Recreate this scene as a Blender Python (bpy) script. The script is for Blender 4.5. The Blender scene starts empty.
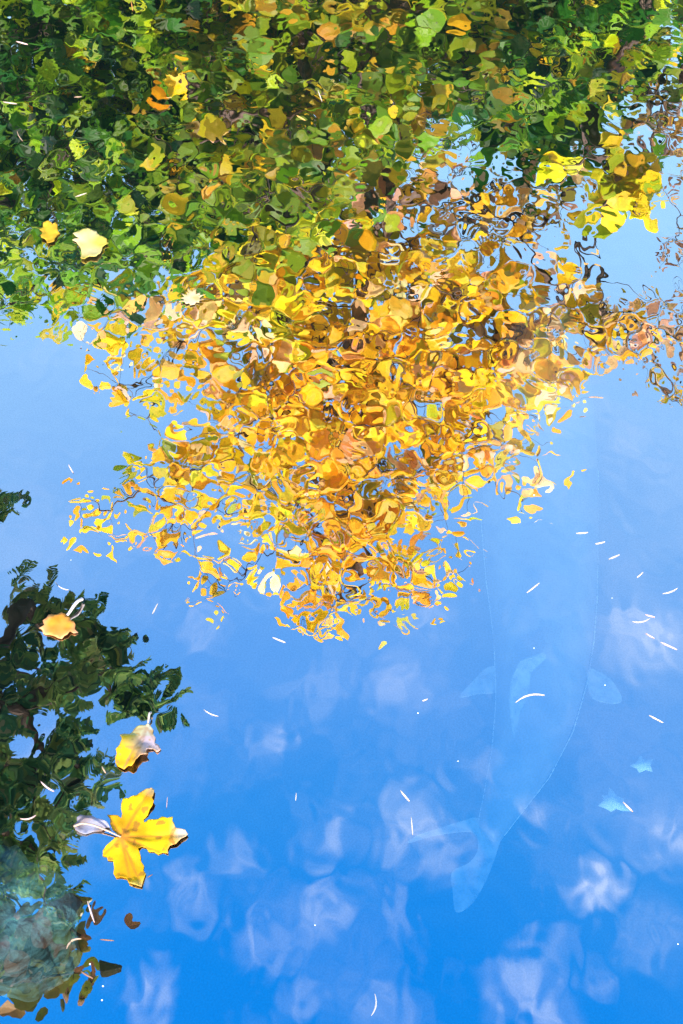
import bpy, bmesh, math, random
from mathutils import Vector, Matrix, noise
from mathutils.geometry import delaunay_2d_cdt

# ------------------------------------------------------------------ camera, sky, sun, exposure
H = 1.45                       # camera height over the water
PITCH = 52.0                   # degrees below the horizon
VFOV = 44.0
W_PX, H_PX = 683, 1024
FPX = (H_PX / 2) / math.tan(math.radians(VFOV / 2))
SUN_EL, SUN_AZ = 25.0, 186.0   # azimuth from +Y clockwise: sun stands behind the camera

scene = bpy.context.scene
cam_data = bpy.data.cameras.new("camera")
cam = bpy.data.objects.new("camera", cam_data)
scene.collection.objects.link(cam)
cam.location = (0, 0, H)
cam.rotation_euler = (math.radians(90 - PITCH), 0, 0)
cam_data.sensor_fit = 'VERTICAL'
cam_data.angle = math.radians(VFOV)
cam_data.clip_start = 0.05
cam_data.clip_end = 2000
scene.camera = cam

vs = scene.view_settings
vs.view_transform = 'Standard'
vs.look = 'None'
vs.exposure = 0.72
vs.gamma = 1.0
scene.cycles.use_denoising = True
scene.cycles.max_bounces = 7
scene.cycles.transparent_max_bounces = 10
scene.cycles.caustics_reflective = False
scene.cycles.caustics_refractive = False


def ray_dir(px, py):
    a = math.radians(PITCH)
    x = (px - W_PX / 2) / FPX
    y = (H_PX / 2 - py) / FPX
    fwd = Vector((0, math.cos(a), -math.sin(a)))
    up = Vector((0, math.sin(a), math.cos(a)))
    return (Vector((1, 0, 0)) * x + up * y + fwd).normalized()


def on_plane(px, py, z=0.0):
    """point of the level plane z seen at a pixel of the photograph"""
    d = ray_dir(px, py)
    return Vector((0, 0, H)) + d * ((z - H) / d.z)


def aloft(px, py, t):
    """point in the air at path length t that the level water mirrors at this pixel"""
    d = ray_dir(px, py)
    return Vector((0, 0, -H)) + Vector((d.x, d.y, -d.z)) * t


SKY_STRENGTH = 0.125
world = bpy.data.worlds.new("World")
scene.world = world
world.use_nodes = True
wn, wl = world.node_tree.nodes, world.node_tree.links
wn.clear()
w_out = wn.new('ShaderNodeOutputWorld')
w_bg = wn.new('ShaderNodeBackground')
w_bg.inputs['Strength'].default_value = SKY_STRENGTH
sky = wn.new('ShaderNodeTexSky')
sky.sky_type = 'NISHITA'
sky.sun_disc = False
sky.sun_elevation = math.radians(SUN_EL)
sky.sun_rotation = math.radians(SUN_AZ)
sky.altitude = 200
sky.air_density = 1.3
sky.dust_density = 0.6
sky.ozone_density = 2.5
hs = wn.new('ShaderNodeHueSaturation')
hs.inputs['Hue'].default_value = 0.49
hs.inputs['Saturation'].default_value = 1.25
hs.inputs['Value'].default_value = 1.75
wl.new(sky.outputs[0], hs.inputs['Color'])
hs.inputs['Value'].default_value = 1.75 * 3

# thin fair-weather clouds: direction / height gives a cloud layer far above
w_tc = wn.new('ShaderNodeTexCoord')
w_sep = wn.new('ShaderNodeSeparateXYZ')
wl.new(w_tc.outputs['Generated'], w_sep.inputs[0])


def wmath(op, a, b=None, clamp=False):
    n = wn.new('ShaderNodeMath')
    n.operation = op
    n.use_clamp = clamp
    for i, v in enumerate((a, b)):
        if v is None:
            continue
        if isinstance(v, (int, float)):
            n.inputs[i].default_value = v
        else:
            wl.new(v, n.inputs[i])
    return n.outputs[0]


zc = wmath('MAXIMUM', w_sep.outputs[2], 0.05)
w_comb = wn.new('ShaderNodeCombineXYZ')
wl.new(wmath('DIVIDE', w_sep.outputs[0], zc), w_comb.inputs[0])
wl.new(wmath('DIVIDE', w_sep.outputs[1], zc), w_comb.inputs[1])


# the air is clearer and deeper blue towards the zenith, milky towards the horizon
w_ramp = wn.new('ShaderNodeValToRGB')
els = w_ramp.color_ramp.elements
stops = [(.50, (3.0, 1.85, 1.45)), (.618, (3.0, 1.85, 1.6)), (.714, (2.95, 1.84, 1.72)), (.782, (2.45, 1.74, 1.82)), (.862, (1.4, 1.52, 1.95)), (.905, (.5, 1.34, 1.95)), (.944, (.05, 1.16, 1.98)), (1.0, (.02, 1.1, 1.95))]
while len(els) < len(stops):
    els.new(0.5)
for e_, (p_, c_) in zip(els, stops):
    e_.position = p_
    e_.color = (c_[0] / 3, c_[1] / 3, c_[2] / 3, 1)
wl.new(w_sep.outputs[2], w_ramp.inputs[0])
w_grade = wn.new('ShaderNodeVectorMath')
w_grade.operation = 'MULTIPLY'
wl.new(hs.outputs[0], w_grade.inputs[0])
wl.new(w_ramp.outputs[0], w_grade.inputs[1])


def wnoise(scale, detail, rough=0.55, vec=None):
    n = wn.new('ShaderNodeTexNoise')
    n.inputs['Scale'].default_value = scale
    n.inputs['Detail'].default_value = detail
    n.inputs['Roughness'].default_value = rough
    wl.new(vec or w_comb.outputs[0], n.inputs['Vector'])
    return n


warp = wnoise(14, 3)
w_vs = wn.new('ShaderNodeVectorMath')
w_vs.operation = 'MULTIPLY_ADD'
wl.new(warp.outputs['Color'], w_vs.inputs[0])
w_vs.inputs[1].default_value = (0.05, 0.05, 0)
w_vs.inputs[2].default_value = (0, 0, 0)
w_va = wn.new('ShaderNodeVectorMath')
w_va.operation = 'ADD'
wl.new(w_comb.outputs[0], w_va.inputs[0])
wl.new(w_vs.outputs[0], w_va.inputs[1])
WARP_MEAN = 0.025


def sky_xy(px, py):
    d = ray_dir(px, py)
    return (d.x / -d.z + WARP_MEAN, d.y / -d.z + WARP_MEAN, 0)


# single clouds: pixel, size in radians, density
puffs = [(590, 885, .030, .95), (418, 838, .062, .75), (190, 893, .034, .7), (145, 993, .032, .7), (322, 915, .034, .6),
         (262, 940, .036, .6), (525, 975, .042, .75), (545, 1005, .03, .5), (330, 835, .036, .5), (275, 745, .030, .5),
         (540, 810, .03, .5), (655, 630, .05, .6), (625, 640, .045, .4), (395, 915, .022, .4), (380, 1000, .026, .4),
         (205, 640, .03, .4), (310, 690, .05, .3), (570, 400, .07, .22), (40, 760, .04, .4), (300, 1000, .026, .5),
         (650, 930, .04, .35), (600, 975, .022, .5), (635, 450, .05, .3), (60, 350, .07, .2), (665, 840, .04, .55),
         (470, 770, .035, .3), (240, 860, .03, .35), (400, 680, .04, .3), (430, 620, .05, .3), (560, 940, .02, .3)]
total = None
for (px, py, r, dens) in puffs:
    dn = wn.new('ShaderNodeVectorMath')
    dn.operation = 'DISTANCE'
    wl.new(w_va.outputs[0], dn.inputs[0])
    dn.inputs[1].default_value = sky_xy(px, py)
    mr = wn.new('ShaderNodeMapRange')
    mr.interpolation_type = 'SMOOTHSTEP'
    mr.inputs['From Min'].default_value = r
    mr.inputs['From Max'].default_value = 0.0
    mr.inputs['To Min'].default_value = 0.0
    mr.inputs['To Max'].default_value = dens
    wl.new(dn.outputs['Value'], mr.inputs['Value'])
    total = mr.outputs[0] if total is None else wmath('ADD', total, mr.outputs[0])
fine = wnoise(30, 4, 0.5, w_va.outputs[0])
fm = wn.new('ShaderNodeMapRange')
fm.inputs['From Min'].default_value = 0.26
fm.inputs['From Max'].default_value = 0.66
wl.new(fine.outputs['Fac'], fm.inputs['Value'])
cl_a = wmath('MULTIPLY', total, fm.outputs[0])
veil = wnoise(5, 7, 0.6)
vm = wn.new('ShaderNodeMapRange')
vm.inputs['From Min'].default_value = 0.48
vm.inputs['From Max'].default_value = 0.75
vm.inputs['To Max'].default_value = 0.28
wl.new(veil.outputs['Fac'], vm.inputs['Value'])
cl_t = wmath('MULTIPLY', wmath('ADD', cl_a, vm.outputs[0]), 0.62, True)
w_mix = wn.new('ShaderNodeMix')
w_mix.data_type = 'RGBA'
wl.new(cl_t, w_mix.inputs['Factor'])
wl.new(w_grade.outputs[0], w_mix.inputs['A'])
w_mix.inputs['B'].default_value = (6.2, 7.0, 9.2, 1)
wl.new(w_mix.outputs['Result'], w_bg.inputs['Color'])
wl.new(w_bg.outputs[0], w_out.inputs[0])

sun_data = bpy.data.lights.new("sun", 'SUN')
sun_data.energy = 5.0
sun_data.angle = math.radians(0.5)
sun_data.color = (1.0, 0.94, 0.84)
sun = bpy.data.objects.new("sun", sun_data)
scene.collection.objects.link(sun)
az, el = math.radians(SUN_AZ), math.radians(SUN_EL)
to_sun = Vector((math.sin(az) * math.cos(el), math.cos(az) * math.cos(el), math.sin(el)))
sun.rotation_euler = to_sun.to_track_quat('Z', 'Y').to_euler()

# ------------------------------------------------------------------ helpers
def link(o):
    scene.collection.objects.link(o)
    return o


def tag(o, label=None, cat=None, group=None, kind=None):
    for k, v in (("label", label), ("category", cat), ("group", group), ("kind", kind)):
        if v:
            o[k] = v
    return o


def empty(name, loc=(0, 0, 0)):
    o = bpy.data.objects.new(name, None)
    o.location = loc
    o.empty_display_size = 0.1
    return link(o)


def mesh_obj(name, verts, faces, mat, parent=None, colors=None, smooth=True, origin=None):
    """verts in world space; colours one per vertex"""
    org = Vector(origin) if origin is not None else (parent.location.copy() if parent else Vector((0, 0, 0)))
    me = bpy.data.meshes.new(name)
    me.from_pydata([tuple(Vector(v) - org) for v in verts], [], faces)
    if colors is not None:
        ca = me.color_attributes.new("tint", 'FLOAT_COLOR', 'POINT')
        flat = []
        for c in colors:
            flat += [c[0], c[1], c[2], 1.0]
        ca.data.foreach_set("color", flat)
    if smooth:
        me.polygons.foreach_set("use_smooth", [True] * len(me.polygons))
    me.materials.append(mat)
    me.update()
    o = link(bpy.data.objects.new(name, me))
    if parent:
        o.parent = parent
    else:
        o.location = org
    return o


def new_mat(name):
    m = bpy.data.materials.new(name)
    m.use_nodes = True
    nt = m.node_tree
    nt.nodes.clear()
    out = nt.nodes.new('ShaderNodeOutputMaterial')
    return m, nt, out


def noise_node(nt, scale, detail=4, rough=0.55, coord='Object', dist=0.0):
    tc = nt.nodes.new('ShaderNodeTexCoord')
    n = nt.nodes.new('ShaderNodeTexNoise')
    n.inputs['Scale'].default_value = scale
    n.inputs['Detail'].default_value = detail
    n.inputs['Roughness'].default_value = rough
    n.inputs['Distortion'].default_value = dist
    nt.links.new(tc.outputs[coord], n.inputs['Vector'])
    return n


def plain_mat(name, c1, c2, scale, rough=0.8, bump=0.0, bscale=None):
    m, nt, out = new_mat(name)
    b = nt.nodes.new('ShaderNodeBsdfPrincipled')
    b.inputs['Roughness'].default_value = rough
    n = noise_node(nt, scale)
    r = nt.nodes.new('ShaderNodeValToRGB')
    r.color_ramp.elements[0].position = 0.35
    r.color_ramp.elements[0].color = (*c1, 1)
    r.color_ramp.elements[1].position = 0.65
    r.color_ramp.elements[1].color = (*c2, 1)
    nt.links.new(n.outputs['Fac'], r.inputs[0])
    nt.links.new(r.outputs[0], b.inputs['Base Color'])
    if bump:
        bn = nt.nodes.new('ShaderNodeBump')
        bn.inputs['Distance'].default_value = bump
        n2 = noise_node(nt, bscale or scale * 2, 6)
        nt.links.new(n2.outputs['Fac'], bn.inputs['Height'])
        nt.links.new(bn.outputs[0], b.inputs['Normal'])
    nt.links.new(b.outputs[0], out.inputs[0])
    return m


def leaf_mat(name, trans=0.45, rough=0.45, mottle=0.25, scale=60.0, spec=0.3):
    """leaf tissue: own colour from the mesh, light passes through it"""
    m, nt, out = new_mat(name)
    at = nt.nodes.new('ShaderNodeAttribute')
    at.attribute_name = "tint"
    n = noise_node(nt, scale, 3)
    mr = nt.nodes.new('ShaderNodeMapRange')
    mr.inputs['From Min'].default_value = 0.3
    mr.inputs['From Max'].default_value = 0.7
    mr.inputs['To Min'].default_value = 1 - mottle
    mr.inputs['To Max'].default_value = 1.0
    nt.links.new(n.outputs['Fac'], mr.inputs[0])
    mul = nt.nodes.new('ShaderNodeVectorMath')
    mul.operation = 'SCALE'
    nt.links.new(at.outputs['Color'], mul.inputs[0])
    nt.links.new(mr.outputs[0], mul.inputs['Scale'])
    b = nt.nodes.new('ShaderNodeBsdfPrincipled')
    b.inputs['Roughness'].default_value = rough
    b.inputs['Specular IOR Level'].default_value = spec
    t = nt.nodes.new('ShaderNodeBsdfTranslucent')
    nt.links.new(mul.outputs[0], b.inputs['Base Color'])
    nt.links.new(mul.outputs[0], t.inputs['Color'])
    mx = nt.nodes.new('ShaderNodeMixShader')
    mx.inputs[0].default_value = trans
    nt.links.new(b.outputs[0], mx.inputs[1])
    nt.links.new(t.outputs[0], mx.inputs[2])
    nt.links.new(mx.outputs[0], out.inputs[0])
    return m


# ------------------------------------------------------------------ water, bed, banks
def water_material():
    m, nt, out = new_mat("pond_water")
    L = nt.links
    gl = nt.nodes.new('ShaderNodeBsdfGlossy')
    gl.inputs['Roughness'].default_value = 0.0
    gl.inputs['Color'].default_value = (0.96, 0.985, 1.0, 1)
    tr = nt.nodes.new('ShaderNodeBsdfTransparent')
    tr.inputs['Color'].default_value = (0.62, 0.93, 1.0, 1)
    mix = nt.nodes.new('ShaderNodeMixShader')
    mix.inputs[0].default_value = 0.66
    L.new(tr.outputs[0], mix.inputs[1])
    L.new(gl.outputs[0], mix.inputs[2])
    tc = nt.nodes.new('ShaderNodeTexCoord')

    def layer(scale, amp, detail, rough, dist, sy=1.0, rot=0.0):
        mp = nt.nodes.new('ShaderNodeMapping')
        mp.inputs['Scale'].default_value = (1, sy, 1)
        mp.inputs['Rotation'].default_value = (0, 0, math.radians(rot))
        L.new(tc.outputs['Object'], mp.inputs[0])
        n = nt.nodes.new('ShaderNodeTexNoise')
        n.noise_dimensions = '2D'
        n.inputs['Scale'].default_value = scale
        n.inputs['Detail'].default_value = detail
        n.inputs['Roughness'].default_value = rough
        n.inputs['Distortion'].default_value = dist
        L.new(mp.outputs[0], n.inputs['Vector'])
        k = nt.nodes.new('ShaderNodeMath')
        k.operation = 'MULTIPLY'
        k.inputs[1].default_value = amp
        L.new(n.outputs['Fac'], k.inputs[0])
        return k.outputs[0]

    def add(a, b_):
        k = nt.nodes.new('ShaderNodeMath')
        k.operation = 'ADD'
        L.new(a, k.inputs[0])
        L.new(b_, k.inputs[1])
        return k.outputs[0]

    h = add(layer(23, 1.0, 1.0, 0.5, 0.25, 0.75, 12), layer(7.5, 1.3, 0.0, 0.5, 0.0, 0.7, -10))
    # a breath of dust and pollen lying on the surface
    df = nt.nodes.new('ShaderNodeTexNoise')
    df.noise_dimensions = '2D'
    df.inputs['Scale'].default_value = 420
    df.inputs['Detail'].default_value = 3
    L.new(tc.outputs['Object'], df.inputs['Vector'])
    dr = nt.nodes.new('ShaderNodeMapRange')
    dr.inputs['From Min'].default_value = 0.3
    dr.inputs['From Max'].default_value = 0.7
    dr.inputs['To Min'].default_value = 0.90
    dr.inputs['To Max'].default_value = 1.0
    L.new(df.outputs['Fac'], dr.inputs[0])
    dc = nt.nodes.new('ShaderNodeCombineColor')
    for q in range(3):
        L.new(dr.outputs[0], dc.inputs[q])
    L.new(dc.outputs[0], gl.inputs['Color'])
    bn = nt.nodes.new('ShaderNodeBump')
    bn.inputs['Strength'].default_value = 1.0
    bn.inputs['Distance'].default_value = RIPPLE
    L.new(h, bn.inputs['Height'])
    L.new(bn.outputs[0], gl.inputs['Normal'])
    L.new(mix.outputs[0], out.inputs[0])
    return m


RIPPLE = 0.00027
POND = (0.0, 2.6, 6.2, 4.3)      # centre and half axes of the pond


def pond_r(x, y):
    a = math.atan2((y - POND[1]) / POND[3], (x - POND[0]) / POND[2])
    k = 1 + 0.06 * math.sin(3 * a + 1) + 0.04 * math.sin(5 * a)
    return math.hypot((x - POND[0]) / POND[2], (y - POND[1]) / POND[3]) / k


def terrain_z(x, y):
    r = pond_r(x, y)
    if r < 0.86:
        z = -0.75
    elif r < 1.06:
        s = (r - 0.86) / 0.20
        z = -0.75 + (s * s * (3 - 2 * s)) * 0.93
    else:
        z = 0.18 + min(0.8, (r - 1.06) * 0.25)
    z += 0.56 * math.exp(-((x + 0.52) ** 2 + (y - 0.62) ** 2) / 0.12)      # shelf that carries the boulder
    return z + 0.03 * noise.noise(Vector((x * 1.3, y * 1.3, 0)))


def build_terrain():
    xs = sorted(set([round(-9 + i * 0.25, 3) for i in range(73)] + [-400, -150, -60, -30, -18, -12, 12, 18, 30, 60, 150, 400]))
    ys = sorted(set([round(-4 + i * 0.25, 3) for i in range(61)] + [-400, -150, -60, -25, -10, -6, 13, 16, 22, 35, 70, 160, 400]))
    verts = [(x, y, terrain_z(x, y)) for y in ys for x in xs]
    nx = len(xs)
    faces = [(j * nx + i, j * nx + i + 1, (j + 1) * nx + i + 1, (j + 1) * nx + i) for j in range(len(ys) - 1) for i in range(nx - 1)]
    o = mesh_obj("ground", verts, faces, plain_mat("bank_soil", (0.012, 0.016, 0.010), (0.035, 0.045, 0.018), 3.0, 0.95, 0.02, 9))
    tag(o, kind='structure')
    return o


build_terrain()
wverts, wfaces = [], []
N = 64
for i in range(N):
    a = 2 * math.pi * i / N
    k = (1 + 0.06 * math.sin(3 * a + 1) + 0.04 * math.sin(5 * a)) * 1.03
    wverts.append((POND[0] + math.cos(a) * POND[2] * k, POND[1] + math.sin(a) * POND[3] * k, 0))
water = mesh_obj("water", wverts, [tuple(range(N))], water_material(), smooth=False)
tag(water, kind='structure')

# ------------------------------------------------------------------ trees
MAPLE = [(0, -0.50), (0.06, -0.30), (0.30, -0.36), (0.26, -0.16), (0.52, 0.02), (0.32, 0.10), (0.36, 0.34), (0.14, 0.26), (0, 0.56),
         (-0.14, 0.26), (-0.36, 0.34), (-0.32, 0.10), (-0.52, 0.02), (-0.26, -0.16), (-0.30, -0.36), (-0.06, -0.30)]
OVAL = [(0, -0.5), (0.20, -0.34), (0.30, -0.05), (0.24, 0.22), (0, 0.5), (-0.24, 0.22), (-0.30, -0.05), (-0.20, -0.34)]
ROUND = [(0, -0.5), (0.30, -0.40), (0.46, -0.05), (0.36, 0.28), (0, 0.5), (-0.36, 0.28), (-0.46, -0.05), (-0.30, -0.40)]
SLIM = [(0, -0.5), (0.11, -0.2), (0.10, 0.2), (0, 0.5), (-0.10, 0.2), (-0.11, -0.2)]


def add_leaf(V, F, C, p, size, nrm, spin, shape, col, rnd, fold=0.18):
    lift = rnd.uniform(0.85, 1.12)
    warm = rnd.uniform(-0.12, 0.12)
    n = nrm.normalized()
    t = n.orthogonal().normalized()
    t = Matrix.Rotation(spin, 3, n) @ t
    b = n.cross(t)
    base = len(V)
    k = len(shape)
    cup = rnd.uniform(-fold, fold)
    for (x, y) in shape:
        V.append(p + (t * x + b * y + n * (cup * abs(x) + cup * 0.6 * y * y)) * size)
        g = 1 + warm * y * 2
        C.append((col[0] * g, col[1] * (2 - g) * lift, col[2]))
    V.append(p + n * (-0.06 * size * (1 if cup > 0 else -1)))
    C.append(col)
    for i in range(k):
        F.append((base + i, base + (i + 1) % k, base + k))


def tube(V, F, pts, radii, sides=6):
    base = len(V)
    for i, p in enumerate(pts):
        d = (pts[min(i + 1, len(pts) - 1)] - pts[max(i - 1, 0)])
        if d.length < 1e-6:
            d = Vector((0, 0, 1))
        d.normalize()
        u = d.orthogonal().normalized()
        v = d.cross(u)
        for s in range(sides):
            a = 2 * math.pi * s / sides
            V.append(p + (u * math.cos(a) + v * math.sin(a)) * radii[i])
    for i in range(len(pts) - 1):
        for s in range(sides):
            F.append((base + i * sides + s, base + i * sides + (s + 1) % sides,
                      base + (i + 1) * sides + (s + 1) % sides, base + (i + 1) * sides + s))


def grow(base, targets, rnd, trunk_r=0.12, top_frac=0.9, min_r=0.004, wob=0.06, first=0.35, back=0.5):
    """skeleton of a tree: trunk, then each leaf clump joins the nearest limb below it"""
    cen = sum(targets, Vector()) / len(targets)
    zs = sorted(t.z for t in targets)
    top = Vector((cen.x, cen.y + back, zs[int(len(zs) * top_frac)]))
    nodes, par = [base.copy()], [-1]
    steps = 12
    for i in range(1, steps + 1):
        s = i / steps
        p = base.lerp(top, s)
        p.x += wob * 3 * math.sin(s * 5 + rnd.random()) * s
        p.y += wob * 3 * math.cos(s * 4 + rnd.random()) * s
        nodes.append(p)
        par.append(len(nodes) - 2)
    tip_of = []
    order = sorted(range(len(targets)), key=lambda i: (Vector((targets[i].x - cen.x, targets[i].y - cen.y, 0))).length + 0.2 * targets[i].z)
    low = base.z + (top.z - base.z) * first
    for i in order:
        t = targets[i]
        best, bd = 0, 1e9
        for j, nd in enumerate(nodes):
            if nd.z < low and j < steps:
                continue
            d = (t - nd).length + max(0, nd.z - t.z) * 0.9
            if d < bd:
                best, bd = j, d
        a = nodes[best]
        n = max(1, int((t - a).length / 0.25))
        last = best
        for k in range(1, n + 1):
            s = k / n
            p = a.lerp(t, s)
            if k < n:
                p += Vector((rnd.uniform(-1, 1), rnd.uniform(-1, 1), rnd.uniform(-0.4, 1))) * wob * (t - a).length * 0.7
                p.z += -0.12 * math.sin(s * math.pi) * (t - a).length * 0.5
            nodes.append(p)
            par.append(last)
            last = len(nodes) - 1
        tip_of.append(last)
    load = [0.0] * len(nodes)
    for j in range(len(nodes) - 1, -1, -1):
        if load[j] == 0:
            load[j] = 1.0
        if par[j] >= 0:
            load[par[j]] += load[j]
    # children come after their parents, so the sums above are complete
    mx = load[0]
    rad = [max(min_r, trunk_r * (l / mx) ** 0.55) for l in load]
    return nodes, par, rad


def skeleton_mesh(nodes, par, rad, V, F):
    kids = {}
    for j, p in enumerate(par):
        if p >= 0:
            kids.setdefault(p, []).append(j)
    starts = [(0, None)]
    while starts:
        j, frm = starts.pop()
        pts, rr = [], []
        if frm is not None:
            pts.append(nodes[frm]); rr.append(min(rad[frm], rad[j] * 1.25))
        while True:
            pts.append(nodes[j]); rr.append(rad[j])
            ch = kids.get(j, [])
            if not ch:
                break
            ch = sorted(ch, key=lambda q: -rad[q])
            for c in ch[1:]:
                starts.append((c, j))
            j = ch[0]
        if len(pts) > 1:
            rr[-1] *= 0.5
            tube(V, F, pts, rr, 7 if rr[0] > 0.03 else 4)


def mixc(a, b_, t):
    return tuple(a[i] * (1 - t) + b_[i] * t for i in range(3))


def pick(pal, rnd):
    """palette: list of (weight, colour)"""
    s = rnd.random() * sum(w for w, _ in pal)
    for w, c in pal:
        s -= w
        if s <= 0:
            break
    k = rnd.uniform(0.75, 1.2)
    return tuple(max(0.0, min(0.95, x * k * rnd.uniform(0.92, 1.08))) for x in c)


def stand_at(px, py, y):
    """point above the line y metres out that the level water mirrors at this pixel"""
    d = ray_dir(px, py)
    return aloft(px, py, y / d.y)


def inside(px, py, poly):
    c = False
    j = len(poly) - 1
    for i in range(len(poly)):
        xi, yi = poly[i]; xj, yj = poly[j]
        if (yi > py) != (yj > py) and px < (xj - xi) * (py - yi) / (yj - yi) + xi:
            c = not c
        j = i
    return c


def sample_poly(poly, n, rnd, spacing=0.0):
    x0 = min(p[0] for p in poly); x1 = max(p[0] for p in poly)
    y0 = min(p[1] for p in poly); y1 = max(p[1] for p in poly)
    out, tries = [], 0
    while len(out) < n and tries < n * 60:
        tries += 1
        x, y = rnd.uniform(x0, x1), rnd.uniform(y0, y1)
        if inside(x, y, poly) and (spacing <= 0 or all((x - a) ** 2 + (y - b_) ** 2 > spacing ** 2 for a, b_ in out)):
            out.append((x, y))
    return out


def build_tree(name, label, base, clumps, leafm, barkm, seed, trunk_r, leaf_sizes, shape, clump_r, per, cat="tree",
               group=None, min_r=0.004, flat=0.7, face=None, wob=0.06, first=0.35, twigs=True, droop=0.0):
    """clumps: list of (world point, palette, scale of the clump)"""
    rnd = random.Random(seed)
    root = empty(name, base)
    tag(root, label, cat, group)
    pts = [c[0] for c in clumps]
    nodes, par, rad = grow(Vector(base), pts, rnd, trunk_r, min_r=min_r, wob=wob, first=first)
    V, F = [], []
    skeleton_mesh(nodes, par, rad, V, F)
    LV, LF, LC = [], [], []
    for (c, pal, sc) in clumps:
        tone = rnd.uniform(0.8, 1.15)
        main = pick(pal, rnd)
        for _ in range(max(1, int(per * sc * sc + 0.5))):
            d = Vector((rnd.gauss(0, 1), rnd.gauss(0, 1), rnd.gauss(0, flat)))
            d = d * (clump_r * sc * 0.55)
            p = c + d
            p.z -= droop * abs(d.x + d.y)
            if face:
                nrm = Vector(face) + Vector((rnd.gauss(0, 0.5), rnd.gauss(0, 0.5), rnd.gauss(0, 0.5)))
            else:
                nrm = Vector((rnd.gauss(0, 0.6), rnd.gauss(0, 0.6), 1.0))
            col = mixc(main, pick(pal, rnd), rnd.uniform(0.3, 1.0))
            col = tuple(min(0.92, x * tone) for x in col)
            size = rnd.uniform(*leaf_sizes)
            add_leaf(LV, LF, LC, p, size, nrm, rnd.uniform(0, 6.28), shape, col, rnd)
            if twigs and rnd.random() < 0.25:
                tube(V, F, [c, c.lerp(p, 0.5) + Vector((0, 0, 0.02)), p], [min_r * 0.8, min_r * 0.6, min_r * 0.4], 3)
    mesh_obj("trunk", V, F, barkm, root)
    mesh_obj("crown", LV, LF, leafm, root, colors=LC, smooth=False)
    return root


leaf_bright = leaf_mat("broadleaf_tissue", 0.42, 0.45, 0.18, 18)
leaf_dark = leaf_mat("evergreen_tissue", 0.25, 0.4, 0.3, 25, 0.4)
bark = plain_mat("grey_brown_bark", (0.05, 0.035, 0.03), (0.14, 0.10, 0.085), 9, 0.9, 0.01, 30)
bark_dark = plain_mat("dark_bark", (0.02, 0.014, 0.012), (0.06, 0.04, 0.03), 9, 0.9, 0.01, 30)

YEL = [(7, (0.95, 0.61, 0.005)), (2, (0.95, 0.46, 0.004)), (1.6, (0.62, 0.60, 0.006)), (1.2, (0.34, 0.46, 0.01)), (0.4, (0.60, 0.32, 0.10)), (1.6, (0.92, 0.72, 0.55))]
YORG = [(3, (0.95, 0.46, 0.004)), (6, (0.95, 0.58, 0.004)), (0.4, (0.60, 0.22, 0.02)), (1, (0.6, 0.6, 0.01)), (.5, (0.85, 0.58, 0.40))]
YGRN = [(2, (0.60, 0.62, 0.008)), (3, (0.30, 0.50, 0.008)), (2, (0.88, 0.60, 0.006)), (0.6, (0.40, 0.26, 0.03))]
OLIVE = [(2.6, (0.30, 0.42, 0.005)), (5, (0.13, 0.28, 0.005)), (1.2, (0.62, 0.50, 0.005)), (1.0, (0.50, 0.27, 0.01)), (1, (0.04, 0.12, 0.01)), (.5, (0.85, 0.58, 0.01))]
PINK = [(2.4, (0.70, 0.46, 0.28)), (1.3, (0.42, 0.22, 0.11)), (4.5, (0.93, 0.56, 0.02)), (1, (0.48, 0.44, 0.03)), (1.4, (0.75, 0.55, 0.46))]
TUFT = [(3, (0.72, 0.74, 0.01)), (2, (0.40, 0.55, 0.008)), (2, (0.90, 0.66, 0.01)), (.5, (0.45, 0.28, 0.03))]
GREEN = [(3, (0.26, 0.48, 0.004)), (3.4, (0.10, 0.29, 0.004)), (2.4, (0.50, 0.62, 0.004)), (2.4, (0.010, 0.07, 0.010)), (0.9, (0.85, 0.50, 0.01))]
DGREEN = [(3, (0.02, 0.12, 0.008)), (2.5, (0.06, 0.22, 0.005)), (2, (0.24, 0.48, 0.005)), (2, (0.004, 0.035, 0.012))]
CONIF = [(3, (0.05, 0.17, 0.07)), (3, (0.16, 0.30, 0.07)), (2.4, (0.32, 0.46, 0.12)), (1, (0.26, 0.26, 0.13)), (1.2, (0.01, 0.03, 0.02))]
BRONZE = [(3, (0.20, 0.24, 0.03)), (2, (0.34, 0.34, 0.04)), (2, (0.26, 0.13, 0.06)), (1, (0.03, 0.04, 0.02))]


def clumps_from(poly, n, pal, ymin, ymax, rnd, sc=(0.8, 1.2), spacing=0.0):
    out = []
    for (x, y) in sample_poly(poly, n, rnd, spacing):
        out.append((stand_at(x, y, rnd.uniform(ymin, ymax)), pal, rnd.uniform(*sc)))
    return out


rnd = random.Random(11)

# -- yellow maple, its top hanging furthest down the mirror image
ymain = [(215, 290), (330, 220), (400, 235), (480, 265), (550, 290), (575, 330), (545, 400), (520, 440), (440, 500), (445, 560), (400, 600),
         (330, 600), (290, 560), (235, 510), (185, 500), (150, 500), (190, 440), (225, 390), (215, 345)]
cl = clumps_from([(590, 320), (640, 318), (720, 330), (720, 352), (640, 350), (590, 352)], 16, PINK, 7.0, 7.4, rnd, (0.4, 0.6))
cl += clumps_from([(290, 540), (430, 540), (420, 595), (345, 610), (318, 625)], 26, YORG, 7.0, 7.4, rnd, (0.6, 0.85))
cl += clumps_from(ymain, 170, YEL, 7.0, 7.7, rnd, (0.75, 1.15))
cl += clumps_from([(300, 320), (520, 330), (500, 430), (430, 500), (340, 590), (270, 520), (260, 400)], 90, YORG, 6.9, 7.5, rnd, (0.75, 1.1))
cl += clumps_from([(215, 240), (340, 200), (350, 330), (230, 340)], 34, YGRN, 6.8, 8.0, rnd, (0.8, 1.1))
cl += clumps_from([(360, 170), (560, 170), (600, 300), (600, 345), (520, 340), (380, 300)], 18, PINK, 7, 8.2, rnd, (0.6, 1.0))
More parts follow.
